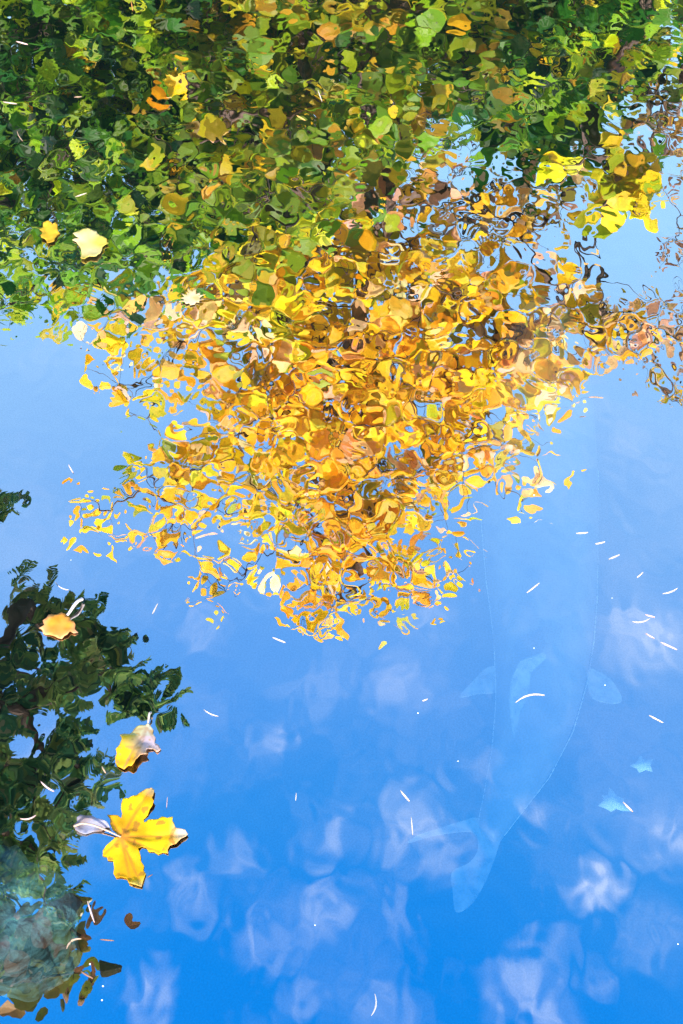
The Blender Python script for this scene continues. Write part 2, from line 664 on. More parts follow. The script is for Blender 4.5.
for (x, y, s, p) in [(92, 528, .55, YEL), (110, 512, .55, YEL), (98, 538, .4, YORG), (128, 497, .6, YGRN), (150, 480, .6, YEL), (160, 545, .55, YORG), (170, 525, .7, YEL), (182, 505, .7, YEL),
                     (165, 495, .6, YEL), (200, 560, .5, YORG), (215, 575, .6, YEL), (205, 596, .5, YEL), (228, 588, .45, YORG), (240, 572, .45, YORG),
                     (270, 553, .5, YORG), (285, 565, .55, YEL), (305, 590, .55, YORG), (320, 612, .5, YORG), (328, 634, .22, PINK), (345, 600, .6, YEL), (370, 608, .6, YORG),
                     (395, 612, .55, YEL), (415, 600, .5, YORG), (430, 575, .5, YEL), (455, 572, .45, YORG), (460, 545, .4, YORG), (440, 520, .5, YEL),
                     (455, 500, .6, YGRN), (470, 470, .5, YEL), (490, 485, .45, YORG), (525, 505, .45, YEL), (540, 480, .5, YEL), (520, 460, .5, PINK), (500, 455, .4, PINK),
                     (120, 380, .5, YEL), (135, 390, .5, YEL), (150, 375, .6, YEL), (165, 360, .7, YEL), (180, 340, .7, YEL), (195, 360, .7, YEL), (160, 395, .4, YGRN),
                     (145, 415, .35, YGRN), (150, 435, .35, YGRN), (60, 300, .5, YGRN), (80, 320, .55, YGRN), (100, 330, .5, YGRN), (95, 345, .35, YEL), (115, 310, .6, YEL),
                     (150, 300, .7, YEL), (180, 305, .7, YEL), (135, 325, .5, YEL), (205, 330, .8, YEL), (210, 440, .5, YEL), (195, 470, .6, YEL), (140, 465, .5, YGRN), (85, 505, .3, YGRN),
                     (580, 275, .35, YEL), (560, 290, .5, YEL), (600, 325, .45, YEL), (590, 345, .45, YORG), (570, 350, .55, YEL), (560, 370, .5, YEL), (548, 395, .6, YEL),
                     (535, 415, .5, YORG), (550, 340, .6, YEL), (620, 320, .3, YORG), (610, 335, .35, YEL)]:
    cl.append((stand_at(x, y, rnd.uniform(7.0, 7.4)), p, s * 1.55))
build_tree("maple_tree", "tall maple with bright yellow and orange leaves, its top mirrored furthest down the pond",
           (0.25, 8.3, 0.3), cl, leaf_bright, bark, 5, 0.085, (0.07, 0.145), ROUND, 0.34, 16, min_r=0.004, face=(0, -1.2, 0.15))

# -- green maple, fills the top of the frame
gtop = [(-160, -260), (840, -260), (700, 20), (640, 75), (560, 60), (500, 110), (440, 140), (400, 175), (330, 205), (210, 250), (190, 280), (110, 285), (40, 290), (-40, 300), (-160, 260)]
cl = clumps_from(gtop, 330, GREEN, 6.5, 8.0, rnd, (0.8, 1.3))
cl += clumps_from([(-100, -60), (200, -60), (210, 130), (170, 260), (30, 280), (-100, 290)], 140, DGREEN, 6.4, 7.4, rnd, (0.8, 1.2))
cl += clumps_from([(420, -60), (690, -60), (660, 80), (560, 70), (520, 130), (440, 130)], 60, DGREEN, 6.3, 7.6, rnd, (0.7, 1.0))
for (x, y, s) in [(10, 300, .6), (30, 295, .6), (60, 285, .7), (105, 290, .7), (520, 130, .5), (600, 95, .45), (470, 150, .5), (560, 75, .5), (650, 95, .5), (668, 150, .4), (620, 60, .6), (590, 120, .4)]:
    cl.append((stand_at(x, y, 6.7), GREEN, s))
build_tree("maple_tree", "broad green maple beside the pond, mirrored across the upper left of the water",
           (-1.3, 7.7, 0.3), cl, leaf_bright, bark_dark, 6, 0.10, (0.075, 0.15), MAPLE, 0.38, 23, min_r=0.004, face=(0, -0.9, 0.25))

# -- olive and orange tree between them
oz = [(190, 60), (300, -60), (480, -60), (470, 90), (400, 170), (340, 215), (230, 270), (170, 230), (150, 120)]
cl = clumps_from(oz, 100, OLIVE, 6.0, 6.9, rnd, (0.7, 1.1))
cl += clumps_from([(130, 70), (250, 60), (280, 130), (240, 190), (140, 150)], 14, YEL, 6.0, 6.9, rnd, (0.25, 0.5))
build_tree("maple_tree", "olive and orange tinged maple mirrored between the green crown and the yellow one",
           (-0.3, 7.4, 0.3), cl, leaf_bright, bark, 7, 0.07, (0.065, 0.125), ROUND, 0.32, 20, min_r=0.004, face=(0, -0.9, 0.25))

# -- sparse tree on the right with small withered leaves
cl = []
for (poly, n, s) in [([(600, 290), (720, 290), (720, 400), (670, 400), (640, 370), (585, 345)], 40, (.35, .6)), ([(640, 120), (740, 90), (740, 290), (660, 260), (650, 200)], 36, (.4, .7)),
                     ([(665, 400), (740, 390), (740, 440), (680, 430)], 6, (.3, .5)), ([(600, 60), (720, 40), (720, 140), (620, 130)], 26, (.4, .7)),
                     ([(540, 160), (600, 150), (600, 240), (560, 240)], 5, (.3, .4)), ([(380, 190), (560, 160), (560, 250), (420, 280)], 52, (.35, .65))]:
    cl += clumps_from(poly, n, PINK, 9.0, 10.0, rnd, s)
build_tree("bare_tree", "thinning tree with small withered pink brown leaves on wiry twigs, mirrored at the right edge",
           (3.6, 10.2, 0.4), cl, leaf_bright, bark_dark, 8, 0.05, (0.06, 0.12), OVAL, 0.34, 30, min_r=0.005, wob=0.12)

# -- low hanging sprig with large yellow green leaves
cl = []
for (x, y, s) in [(612, 175, .9), (625, 185, 1.1), (638, 195, .9), (620, 205, .8), (632, 165, .6), (605, 150, .5), (590, 215, .35), (640, 215, .5), (600, 215, .4), (560, 170, .5), (548, 165, .4), (628, 178, .9), (618, 190, .9), (634, 205, .6)]:
    cl.append((stand_at(x, y, rnd.uniform(6.0, 6.3)), TUFT, s))
build_tree("young_tree", "young tree with large lemon and green leaves in one tight tuft",
           (2.3, 7.2, 0.3), cl, leaf_bright, bark, 9, 0.028, (0.13, 0.19), OVAL, 0.15, 15, min_r=0.004, face=(0, -0.9, 0.1))

# -- dark evergreens standing behind the maples
for (bx, by, hgt, sd, lab) in [(-4.6, 11.5, 8.0, 21, "dark evergreen standing behind the green maple, furthest left"),
                               (-1.2, 12.5, 8.6, 22, "dark evergreen standing behind the trunks of the green and olive maples"),
                               (2.4, 13.0, 7.8, 23, "dark evergreen standing behind the thinning pink brown tree"),
                               (5.8, 12.0, 7.2, 24, "dark evergreen standing beyond the pond's right bank")]:
    r2 = random.Random(sd)
    cl = []
    for _ in range(240):
        h = r2.uniform(0.06, 1.0)
        rr = (1 - h) ** 0.7 * 2.4 * r2.uniform(0.55, 1)
        a = r2.uniform(0, 6.28)
        cl.append((Vector((bx + math.cos(a) * rr, by + math.sin(a) * rr, 0.3 + h * hgt)), DGREEN, r2.uniform(0.9, 1.4)))
    build_tree("evergreen_tree", lab, (bx, by, 0.3), cl, leaf_dark, bark_dark, sd, 0.16, (0.16, 0.30), ROUND, 0.5, 9, group="evergreens behind the maples", min_r=0.01, twigs=False, first=0.1)


# -- conifer on the left bank whose boughs reach out over the water
def build_conifer():
    r3 = random.Random(31)
    base = Vector((-2.2, 1.9, 0.0))
    base.z = -0.1
    root = empty("conifer_tree", base)
    tag(root, "dark feathery conifer reaching over the pond, mirrored along the lower left edge", "tree")
    targets = []
    def T(lst, lo=3.7, hi=4.7):
        for (x, y) in lst:
            targets.append(aloft(x - 26, y + 12, r3.uniform(lo, hi)))
    T(sample_poly([(-60, 640), (30, 625), (60, 600), (75, 620), (130, 625), (150, 650), (165, 685), (120, 705), (60, 695), (-60, 730)], 46, r3))
    T(sample_poly([(-60, 730), (70, 720), (105, 745), (110, 790), (80, 850), (-60, 860)], 46, r3))
    T(sample_poly([(-60, 850), (70, 855), (90, 890), (80, 930), (-60, 960)], 28, r3))
    T([(50, 590), (40, 600), (60, 595), (95, 600), (110, 602), (120, 640), (172, 695), (178, 688), (145, 640), (90, 715), (110, 760), (105, 780), (8, 500), (18, 504), (-4, 490), (-25, 490)])
    nodes, par, rad = grow(base, targets, r3, 0.06, min_r=0.0025, wob=0.08, first=0.2)
    V, F = [], []
    skeleton_mesh(nodes, par, rad, V, F)
    mesh_obj("trunk", V, F, bark_dark, root)
    LV, LF, LC = [], [], []
    for c in targets:
        main = pick(CONIF, r3)
        out = (c - Vector((base.x, base.y, c.z))).normalized()
        for _ in range(6):   # sprays
            d = (out + Vector((r3.gauss(0, .7), r3.gauss(0, .7), r3.gauss(0, .3)))).normalized()
            s0 = c + Vector((r3.gauss(0, .03), r3.gauss(0, .03), r3.gauss(0, .03)))
            ln = r3.uniform(.05, .11)
            for k in range(22):
                s = k / 21
                p = s0 + d * (ln * s) + Vector((0, 0, -0.03 * s * s))
                side = d.cross(Vector((0, 0, 1))).normalized() * (1 if k % 2 else -1)
                nd = (d * 0.7 + side + Vector((0, 0, r3.gauss(0, .3)))).normalized()
                nl = r3.uniform(.022, .038) * (1.15 - 0.6 * s)
                nn = nd.cross(d).normalized()
                u = nd.cross(nn).normalized() * 0.0055
                b0 = len(LV)
                LV.extend([p - u * .6, p + nd * nl * .5 - u, p + nd * nl, p + nd * nl * .5 + u, p + u * .6])
                LF.append((b0, b0 + 1, b0 + 2, b0 + 3, b0 + 4))
                col = mixc(main, pick(CONIF, r3), r3.random())
                LC.extend([col] * 5)
    mesh_obj("crown", LV, LF, leaf_mat("needle_tissue", 0.5, 0.5, 0.2, 30, 0.4), root, colors=LC, smooth=False)


build_conifer()

cl = []
for (x, y) in sample_poly([(-60, 925), (70, 935), (95, 950), (85, 985), (55, 1000), (20, 985), (-60, 985)], 34, rnd):
    cl.append((aloft(x, y, rnd.uniform(3.3, 3.8)), BRONZE, rnd.uniform(.7, 1.0)))
for (x, y) in [(70, 990), (78, 975), (92, 940), (98, 935), (10, 995), (60, 935), (70, 925), (40, 930)]:
    cl.append((aloft(x, y, 3.5), BRONZE, .5))
build_tree("shrub", "leaning shrub with rounded bronze green leaves, mirrored in the bottom left corner",
           (-1.9, 0.6, -0.1), cl, leaf_dark, bark_dark, 33, 0.035, (0.03, 0.055), ROUND, 0.10, 10, cat="shrub", min_r=0.0025)

# ------------------------------------------------------------------ things under water
def under_mat(name, c1, c2, scale):
    return plain_mat(name, c1, c2, scale, 0.6)


def build_fish():
    Z = -0.16
    # silhouette in plan: left edge, right edge pixel per station from snout to tail root
    st = [((542, 296), (548, 296)), ((522, 310), (566, 308)), ((506, 335), (580, 332)), ((492, 375), (590, 370)), ((484, 430), (596, 430)), ((481, 490), (599, 490)),
          ((483, 550), (599, 555)), ((490, 615), (596, 620)), ((496, 670), (588, 680)), ((495, 725), (572, 735)), ((489, 770), (548, 780)),
          ((482, 805), (522, 812)), ((479, 822), (503, 836)), ((478, 832), (496, 846))]
    rings = []
    for (l, r) in st:
        a, b_ = on_plane(*l, Z), on_plane(*r, Z)
        rings.append((a, b_))
    c0 = sum(((a + b_) / 2 for a, b_ in rings), Vector()) / len(rings)
    root = empty("fish", c0)
    tag(root, "large pale long bodied fish gliding just under the surface among cloud reflections", "fish")
    V, F = [], []
    S = 20
    for (a, b_) in rings:
        c = (a + b_) / 2
        hw = (b_ - a) / 2
        w = hw.length
        for k in range(S):
            t = 2 * math.pi * k / S
            V.append(c + hw * math.cos(t) + Vector((0, 0, 1)) * (math.sin(t) * max(w * 0.95, 0.006)))
    for i in range(len(rings) - 1):
        for k in range(S):
            F.append((i * S + k, (i + 1) * S + k, (i + 1) * S + (k + 1) % S, i * S + (k + 1) % S))
    F.append(tuple(range(S)))
    F.append(tuple(range((len(rings) - 1) * S, len(rings) * S))[::-1])
    fm = plain_mat("pale_scales", (0.20, 0.18, 0.18), (0.32, 0.29, 0.29), 14, 0.35, 0.002, 60)
    body = mesh_obj("body", V, F, fm, root)
    sub = body.modifiers.new("smooth", 'SUBSURF'); sub.levels = 1; sub.render_levels = 2
    finm, nt, out = new_mat("fin_membrane")
    b = nt.nodes.new('ShaderNodeBsdfPrincipled')
    b.inputs['Base Color'].default_value = (0.6, 0.6, 0.62, 1)
    b.inputs['Roughness'].default_value = 0.4
    tr = nt.nodes.new('ShaderNodeBsdfTransparent')
    wv = nt.nodes.new('ShaderNodeTexNoise')
    wv.inputs['Scale'].default_value = 60
    tc = nt.nodes.new('ShaderNodeTexCoord')
    nt.links.new(tc.outputs['Object'], wv.inputs['Vector'])
    mr = nt.nodes.new('ShaderNodeMapRange')
    mr.inputs['From Min'].default_value = .3; mr.inputs['From Max'].default_value = .7
    mr.inputs['To Min'].default_value = .15; mr.inputs['To Max'].default_value = .7
    nt.links.new(wv.outputs['Fac'], mr.inputs[0])
    mx = nt.nodes.new('ShaderNodeMixShader')
    nt.links.new(mr.outputs[0], mx.inputs[0])
    nt.links.new(tr.outputs[0], mx.inputs[1]); nt.links.new(b.outputs[0], mx.inputs[2])
    nt.links.new(mx.outputs[0], out.inputs[0])

    highlight_m = plain_mat("edge_highlight_pale", (0.42, 0.42, 0.44), (0.75, 0.75, 0.78), 40, 0.3)  # pale tone that paints the highlight along the body's edges

    def curve(poly):
        out_, n_ = [], len(poly)
        for i in range(n_):
            p0, p1, p2, p3 = (Vector(poly[(i + k) % n_]) for k in (-1, 0, 1, 2))
            for q in range(4):
                t = q / 4
                out_.append(tuple(0.5 * (2 * p1 + (p2 - p0) * t + (2 * p0 - 5 * p1 + 4 * p2 - p3) * t * t + (3 * p1 - p0 - 3 * p2 + p3) * t ** 3)))
        return out_

    def fin(name, poly, z, tilt=0.0):
        poly = curve(poly)
        P = [on_plane(x, y, z) for x, y in poly]
        for i, p in enumerate(P):
            p.z += tilt * i / len(P)
        n = len(P)
        V = P + [p + Vector((0, 0, -0.004)) for p in P]
        F = [tuple(range(n)), tuple(range(2 * n - 1, n - 1, -1))] + [(i, i + n, (i + 1) % n + n, (i + 1) % n) for i in range(n)]
        return mesh_obj(name, V, F, finm, root, smooth=False)

    fin("tail_fin", [(479, 818), (462, 821), (440, 828), (418, 835), (408, 842), (430, 836), (452, 832), (474, 832), (478, 848), (470, 862), (452, 872), (453, 892), (456, 911), (470, 905), (482, 888), (492, 866), (500, 842), (503, 832)], Z)
    fin("pelvic_fin", [(499, 668), (486, 668), (474, 680), (460, 696), (478, 693), (497, 690)], Z - 0.03)
    fin("pelvic_fin", [(588, 670), (600, 672), (613, 682), (622, 700), (606, 702), (590, 694)], Z - 0.03)
    # bright edge highlight, put in as thin pale tubes down each flank
    for name_, side in (("edge_highlight", [(598, 470), (598, 540), (597, 600), (594, 640), (588, 680), (573, 732), (549, 778), (524, 810), (504, 836)]),
                        ("edge_highlight", [(481, 520), (486, 580), (494, 640), (496, 700), (492, 750), (483, 800), (479, 818)])):
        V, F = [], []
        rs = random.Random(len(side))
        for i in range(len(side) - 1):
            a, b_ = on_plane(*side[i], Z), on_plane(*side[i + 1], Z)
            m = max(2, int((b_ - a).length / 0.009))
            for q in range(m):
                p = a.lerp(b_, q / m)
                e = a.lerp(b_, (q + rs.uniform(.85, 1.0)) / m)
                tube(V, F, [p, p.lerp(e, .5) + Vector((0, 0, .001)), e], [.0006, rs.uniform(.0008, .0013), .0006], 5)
        mesh_obj(name_, V, F, highlight_m, root)
    # dorsal fin: a raised ridge leaning over
    P0 = [(546, 656), (530, 672), (527, 694), (524, 716), (519, 742)]
    P1 = [(544, 652), (520, 660), (511, 678), (509, 702), (513, 738)]
    zt = Z + 0.075
    V = [on_plane(x, y, zt - 0.012 * i) for i, (x, y) in enumerate(P0)] + [on_plane(x, y, zt + 0.02 - 0.014 * i) for i, (x, y) in enumerate(P1)]
    F = [(i, i + 1, 6 + i, 5 + i) for i in range(4)]
    d = mesh_obj("dorsal_fin", V, F, finm, root, smooth=False)
    so = d.modifiers.new("thick", 'SOLIDIFY'); so.thickness = 0.003


build_fish()


def dense_fill(poly, step, z=0.0):
    """triangulated sheet inside an outline given in metres"""
    pts = []
    n = len(poly)
    for i in range(n):
        a, b_ = Vector(poly[i]), Vector(poly[(i + 1) % n])
        k = max(1, int((b_ - a).length / step))
        for j in range(k):
            pts.append(a.lerp(b_, j / k))
    nb = len(pts)
    x0 = min(p.x for p in pts); x1 = max(p.x for p in pts); y0 = min(p.y for p in pts); y1 = max(p.y for p in pts)
    flat = [(p.x, p.y) for p in pts]
    y = y0 + step * .5
    row = 0
    extra = []
    while y < y1:
        x = x0 + step * (.5 if row % 2 else 1.0)
        while x < x1:
            if inside(x, y, flat) and min((x - p.x) ** 2 + (y - p.y) ** 2 for p in pts) > (step * .45) ** 2:
                extra.append(Vector((x, y)))
            x += step
        y += step * .87
        row += 1
    vs_, _e, fs, *_r = delaunay_2d_cdt(pts + extra, [], [list(range(nb))], 1, 1e-6)
    return vs_, fs


def seg_dist(p, a, b_):
    ab = b_ - a
    t = max(0, min(1, (p - a).dot(ab) / max(ab.length_squared, 1e-12)))
    return (p - a - ab * t).length, t


def leaf_object(name, label, outline_px, hub_px, tips_px, colf, z=0.004, curl=0.010, wav=0.004, seed=0, stem_px=None, mat=None, cat="leaf",
                group=None, step=0.005, stem_r=0.0012, stem_col=(0.6, 0.35, 0.25), minz=0.0015, tilt=(0, 0)):
    rr = random.Random(seed)
    poly = [on_plane(x, y).xy for x, y in outline_px]
    hub = on_plane(*hub_px).xy
    tips = [on_plane(*t).xy for t in tips_px]
    # ragged edge: small teeth along each side
    jag = []
    for i in range(len(poly)):
        a, b_ = poly[i], poly[(i + 1) % len(poly)]
        jag.append(a)
        L_ = (b_ - a).length
        if L_ > 0.009:
            nrm = Vector(((b_ - a).y, -(b_ - a).x)).normalized()
            jag.append(a.lerp(b_, .5) + nrm * rr.choice((-1, 1)) * rr.uniform(.0008, .0026))
    vs_, fs = dense_fill(jag, step)
    Rm = max((p - hub).length for p in poly)
    V, C = [], []
    for v in vs_:
        d = (v - hub).length / Rm
        best = min((seg_dist(v, hub, t) for t in tips), key=lambda q: q[0]) if tips else (1, 0)
        zz = z + curl * d * d + wav * noise.noise(Vector((v.x * 26, v.y * 26, seed))) - 0.0022 * math.exp(-(best[0] / .004) ** 2)
        zz += (v - hub).x * tilt[0] + (v - hub).y * tilt[1]
        V.append(Vector((v.x, v.y, max(minz, zz) if z >= 0 else zz)))
        C.append(colf(v, d, best, rr))
    root = None
    org = Vector((hub.x, hub.y, z))
    lm = mat or leaf_float
    if stem_px:
        root = empty(name, org)
        tag(root, label, cat, group)
        bl = mesh_obj("blade", V, [tuple(f) for f in fs], lm, root, colors=C)
        sv, sf = [], []
        P = [on_plane(x, y, 0) for x, y in stem_px]
        m = []
        for i in range(len(P) - 1):
            for k in range(4):
                m.append(P[i].lerp(P[i + 1], k / 4))
        m.append(P[-1])
        for i, p in enumerate(m):
            s = i / (len(m) - 1)
            p.z = z + 0.002 + 0.010 * math.sin(s * math.pi) * s
        tube(sv, sf, m, [stem_r * (1 + 0.5 * i / len(m)) for i in range(len(m))], 6)
        mesh_obj("stem", sv, sf, lm, root, colors=[stem_col] * len(sv))
    else:
        bl = mesh_obj(name, V, [tuple(f) for f in fs], lm, None, colors=C, origin=org)
        tag(bl, label, cat, group)
    so = bl.modifiers.new("thick", 'SOLIDIFY')
    so.thickness = 0.0005
    so.offset = 0
    return root or bl


leaf_float = leaf_mat("fallen_leaf_tissue", 0.10, 0.6, 0.16, 110, 0.2)
leaf_sunk = leaf_mat("sunken_leaf_tissue", 0.0, 0.8, 0.1, 60, 0.1)


def Z1(pts, ox=60, oy=700, s=4.27):
    return [(ox + x / s, oy + y / s) for x, y in pts]


def nz(v, sc, sd=0.0):
    return noise.noise(Vector((v.x * sc, v.y * sc, sd)))


# big yellow maple leaf
def col_big(v, d, best, rr):
    c = mixc((0.80, 0.52, 0.003), (0.74, 0.36, 0.003), max(0, min(1, .5 + 1.6 * nz(v, 30))))
    vein = math.exp(-(best[0] / 0.0015) ** 2)
    c = mixc(c, (0.50, 0.17, 0.02), .9 * vein * (1 - .5 * best[1]))
    c = mixc(c, (0.70, 0.25, 0.03), .7 * math.exp(-(d / .13) ** 2))
    if d > .72:
        c = mixc(c, (0.72, 0.54, 0.36), min(1, (d - .72) / .16) * max(0, min(1, .75 + nz(v, 60, 3))))
    if nz(v, 110, 7) > .34:
        c = mixc(c, (0.36, 0.14, 0.02), .7)
    return c


leaf_object("maple_leaf", "largest floating leaf, bright yellow maple leaf lying open on the blue water", Z1(
    [(262, 588), (240, 565), (215, 530), (202, 492), (228, 494), (262, 508), (262, 470), (272, 425), (310, 415), (345, 400), (392, 378), (402, 410), (404, 440), (385, 475), (358, 512), (362, 525),
     (400, 515), (440, 508), (485, 510), (490, 540), (515, 558), (548, 580), (520, 600), (497, 622), (470, 628), (462, 660), (420, 662), (380, 650), (350, 630), (336, 640),
     (345, 665), (360, 710), (368, 745), (358, 775), (350, 803), (320, 795), (285, 765), (262, 760), (240, 762), (232, 720), (228, 690), (205, 688), (183, 668), (200, 625), (225, 605)]),
    Z1([(262, 590)])[0], Z1([(202, 492), (392, 378), (548, 580), (350, 803), (183, 668), (345, 440), (440, 660), (300, 770)]), col_big, z=0.002, curl=0.005, wav=0.006, seed=3,
    stem_px=Z1([(262, 590), (215, 570), (150, 548), (100, 540), (63, 545)]), stem_col=(0.60, 0.42, 0.30), stem_r=0.0010, step=0.002)


def col_pale(v, d, best, rr):
    return mixc((0.36, 0.36, 0.44), (0.24, 0.16, 0.12), max(0, min(1, .35 + 1.8 * nz(v, 50, 2))))


leaf_object("withered_leaf", "small withered bluish white leaf curled by the big yellow leaf's stem", Z1(
    [(62, 540), (75, 510), (110, 500), (160, 512), (205, 530), (216, 552), (180, 566), (110, 578), (70, 562)]), Z1([(140, 540)])[0], Z1([(62, 540), (216, 552)]), col_pale,
    z=0.002, curl=0.006, seed=5)


# curled leaf above it, yellow at the left and pale pink at the right
def col_two(v, d, best, rr):
    s = (v.x - two_c.x) / 0.035 + .5 * nz(v, 40, 5)
    c = mixc((0.80, 0.50, 0.01), (0.60, 0.45, 0.44), max(0, min(1, .5 + s * 1.3)))
    if v.y > two_c.y + .018:
        c = mixc(c, (0.42, 0.48, 0.26), .6)
    c = mixc(c, (0.95, 0.42, 0.01), max(0, min(1, .2 - (v.y - two_c.y) / 0.03)) * .8)
    return mixc(mixc(c, (0.40, 0.22, 0.10), .7 * math.exp(-(best[0] / .0014) ** 2)), (0.5, 0.28, 0.08), .8 if nz(v, 130, 2) > .36 else 0)


two_c = on_plane(136, 750).xy
leaf_object("maple_leaf", "crumpled leaf half yellow half pale pink, floating just above the largest leaf", Z1(
    [(378, 103), (345, 108), (318, 125), (298, 148), (276, 146), (255, 150), (264, 182), (240, 215), (237, 250), (250, 290), (275, 303), (310, 298), (328, 272), (348, 250), (378, 245), (376, 216), (400, 215), (415, 228),
     (432, 215), (405, 185), (397, 145), (388, 115)]), Z1([(372, 120)])[0], Z1([(255, 150), (275, 300), (432, 215), (330, 260)]), col_two, z=0.003, curl=0.006, wav=0.013, seed=8, step=0.0025,
    stem_px=Z1([(378, 105), (384, 85), (390, 62)]), stem_col=(0.5, 0.46, 0.42))


def Z2(pts):
    return [(20 + x / 4.27, 580 + y / 4.27) for x, y in pts]


def col_or(v, d, best, rr):
    c = mixc((0.85, 0.40, 0.08), (0.85, 0.28, 0.015), max(0, min(1, .5 + 1.6 * nz(v, 45, 9))))
    return mixc(c, (0.9, 0.62, 0.45), max(0, min(1, d - .5)))


leaf_object("maple_leaf", "small cupped orange leaf floating on the dark conifer reflection", Z2(
    [(82, 208), (105, 195), (98, 178), (125, 155), (160, 150), (195, 150), (215, 165), (232, 185), (235, 215), (250, 228), (215, 225), (205, 240), (180, 256), (150, 246), (128, 238), (100, 232), (96, 215)]),
    Z2([(170, 195)])[0], Z2([(82, 208), (180, 256), (250, 228), (160, 150)]), col_or, z=0.004, curl=-0.002, wav=0.004, seed=12,
    stem_px=Z2([(205, 160), (235, 130), (268, 92)]), stem_col=(0.72, 0.68, 0.72), stem_r=0.0018)


def Z3(pts):
    return [(20 + x / 3.415, 200 + y / 3.415) for x, y in pts]


def col_cr(v, d, best, rr):
    return mixc((0.70, 0.54, 0.08), (0.75, 0.62, 0.30), max(0, min(1, .5 + 1.8 * nz(v, 24, 4))))


leaf_object("maple_leaf", "pale cream yellow star shaped leaf floating on the green reflection", Z3(
    [(178, 140), (205, 136), (182, 122), (215, 108), (245, 105), (262, 112), (275, 126), (298, 140), (304, 155), (282, 165), (275, 190), (262, 202), (240, 200), (222, 210), (208, 205), (210, 178), (200, 158)]),
    Z3([(240, 150)])[0], Z3([(178, 140), (298, 150), (215, 205), (240, 105)]), col_cr, z=0.002, curl=0.005, seed=14)
leaf_object("maple_leaf", "small amber leaf with holes, left of the pale cream star shaped leaf", Z3(
    [(66, 104), (82, 98), (80, 84), (100, 78), (112, 88), (124, 84), (128, 100), (138, 118), (126, 130), (118, 148), (104, 150), (94, 156), (86, 140), (72, 128), (78, 115)]),
    Z3([(102, 115)])[0], Z3([(66, 104), (138, 118), (104, 150)]), lambda v, d, b_, r: mixc((0.85, 0.5, 0.03), (0.5, 0.3, 0.02), max(0, min(1, .5 + 2 * nz(v, 50)))), z=0.002, curl=0.004, seed=15)
# feathery pale leaf
fe = []
for k in range(26):
    a = 2 * math.pi * k / 26
    r_ = rnd.uniform(10, 16) if k % 2 else rnd.uniform(6, 10)
    fe.append((192 + math.cos(a + rnd.uniform(-.1, .1)) * r_, 299 + math.sin(a) * r_ * .7))
leaf_object("withered_leaf", "frayed cream white leaf floating below the green crown's reflection", fe, (192, 299), [(178, 299), (206, 299), (192, 288)],
            lambda v, d, b_, r: mixc((0.8, 0.66, 0.36), (0.7, 0.46, 0.16), max(0, min(1, .4 + 2 * nz(v, 60)))), z=0.002, curl=0.004, seed=16)

# sunken leaves: they lie under the surface on the fish's level and below
def sunk(cx, cy, outline, seed, label):
    Zs = -0.03
    poly = [on_plane(cx + x, cy + y, Zs) for x, y in outline]
    hub = on_plane(cx, cy, Zs)
    V = poly + [hub + Vector((0, 0, .004))]
    n = len(poly)
    for i, p in enumerate(V[:n]):
        p.z += 0.006 * noise.noise(Vector((i, seed, 0)))
    o = mesh_obj("sunken_leaf", V, [(i, (i + 1) % n, n) for i in range(n)], leaf_sunk, None, colors=[(0.95, 0.95, 0.90)] * (n + 1), origin=hub)
    tag(o, label, "leaf")
    so = o.modifiers.new("thick", 'SOLIDIFY'); so.thickness = 0.0015


sunk(642, 766, [(-12, 0), (-5, -3), (-2, -10), (3, -4), (11, -7), (8, 0), (10, 6), (3, 4), (-3, 7), (-5, 3)], 2, "pale sunken star shaped leaf, upper of the two under the water at right")
sunk(612, 802, [(-14, 4), (-8, -1), (-10, -6), (-4, -6), (-3, -14), (2, -9), (5, -5), (11, -3), (13, 4), (22, 10), (10, 9), (4, 7), (-1, 10), (-6, 7)], 4, "pale sunken maple leaf with a brown sliver lying over its stem")

# submerged boulder at lower left
def build_rock():
    Zr = -0.06
    out = [(-70, 820), (-30, 830), (0, 842), (20, 845), (34, 862), (52, 868), (68, 884), (80, 900), (81, 912), (72, 924), (52, 934), (40, 948), (10, 962), (-30, 975), (-70, 970), (-90, 890)]
    rk = random.Random(77)
    fine_ = []
    for i in range(len(out)):
        a, b_ = Vector(out[i]), Vector(out[(i + 1) % len(out)])
        for q in range(4):
            p = a.lerp(b_, q / 4)
            fine_.append((p.x + rk.uniform(-3.0, 2.0), p.y + rk.uniform(-2.5, 2.5)))
    P = [on_plane(x, y, Zr) for x, y in fine_]
    c = sum(P, Vector()) / len(P)
    V, F = [], []
    lv = [(1.0, 0), (0.97, -.02), (0.86, -.06), (0.7, -.12), (0.6, -.22)]
    inner = [(.92, .014), (.75, .026), (.5, .034), (.25, .038)]
    rings_ = list(reversed(inner)) + lv
    n = len(P)
    for (s, dz) in rings_:
        for i, p in enumerate(P):
            q = c + (p - c) * s
            q.z = Zr + dz + 0.03 * noise.noise(q * 16) + 0.016 * noise.noise(q * 45)
            V.append(q)
    V.append(Vector((c.x, c.y, Zr + .04)))
    for r_ in range(len(rings_) - 1):
        for i in range(n):
            F.append((r_ * n + i, (r_ + 1) * n + i, (r_ + 1) * n + (i + 1) % n, r_ * n + (i + 1) % n))
    for i in range(n):
        F.append((i, (i + 1) % n, len(V) - 1))
    m = plain_mat("pale_wet_stone", (0.10, 0.17, 0.16), (0.72, 0.97, 0.97), 30, 0.7, 0.02, 70)
    o = mesh_obj("boulder", V, F, m, None, origin=(c.x, c.y, Zr))
    sb = o.modifiers.new("smooth", 'SUBSURF'); sb.levels = 1; sb.render_levels = 2
    tag(o, "pale teal boulder lying under the water in the lower left corner", "rock")


build_rock()

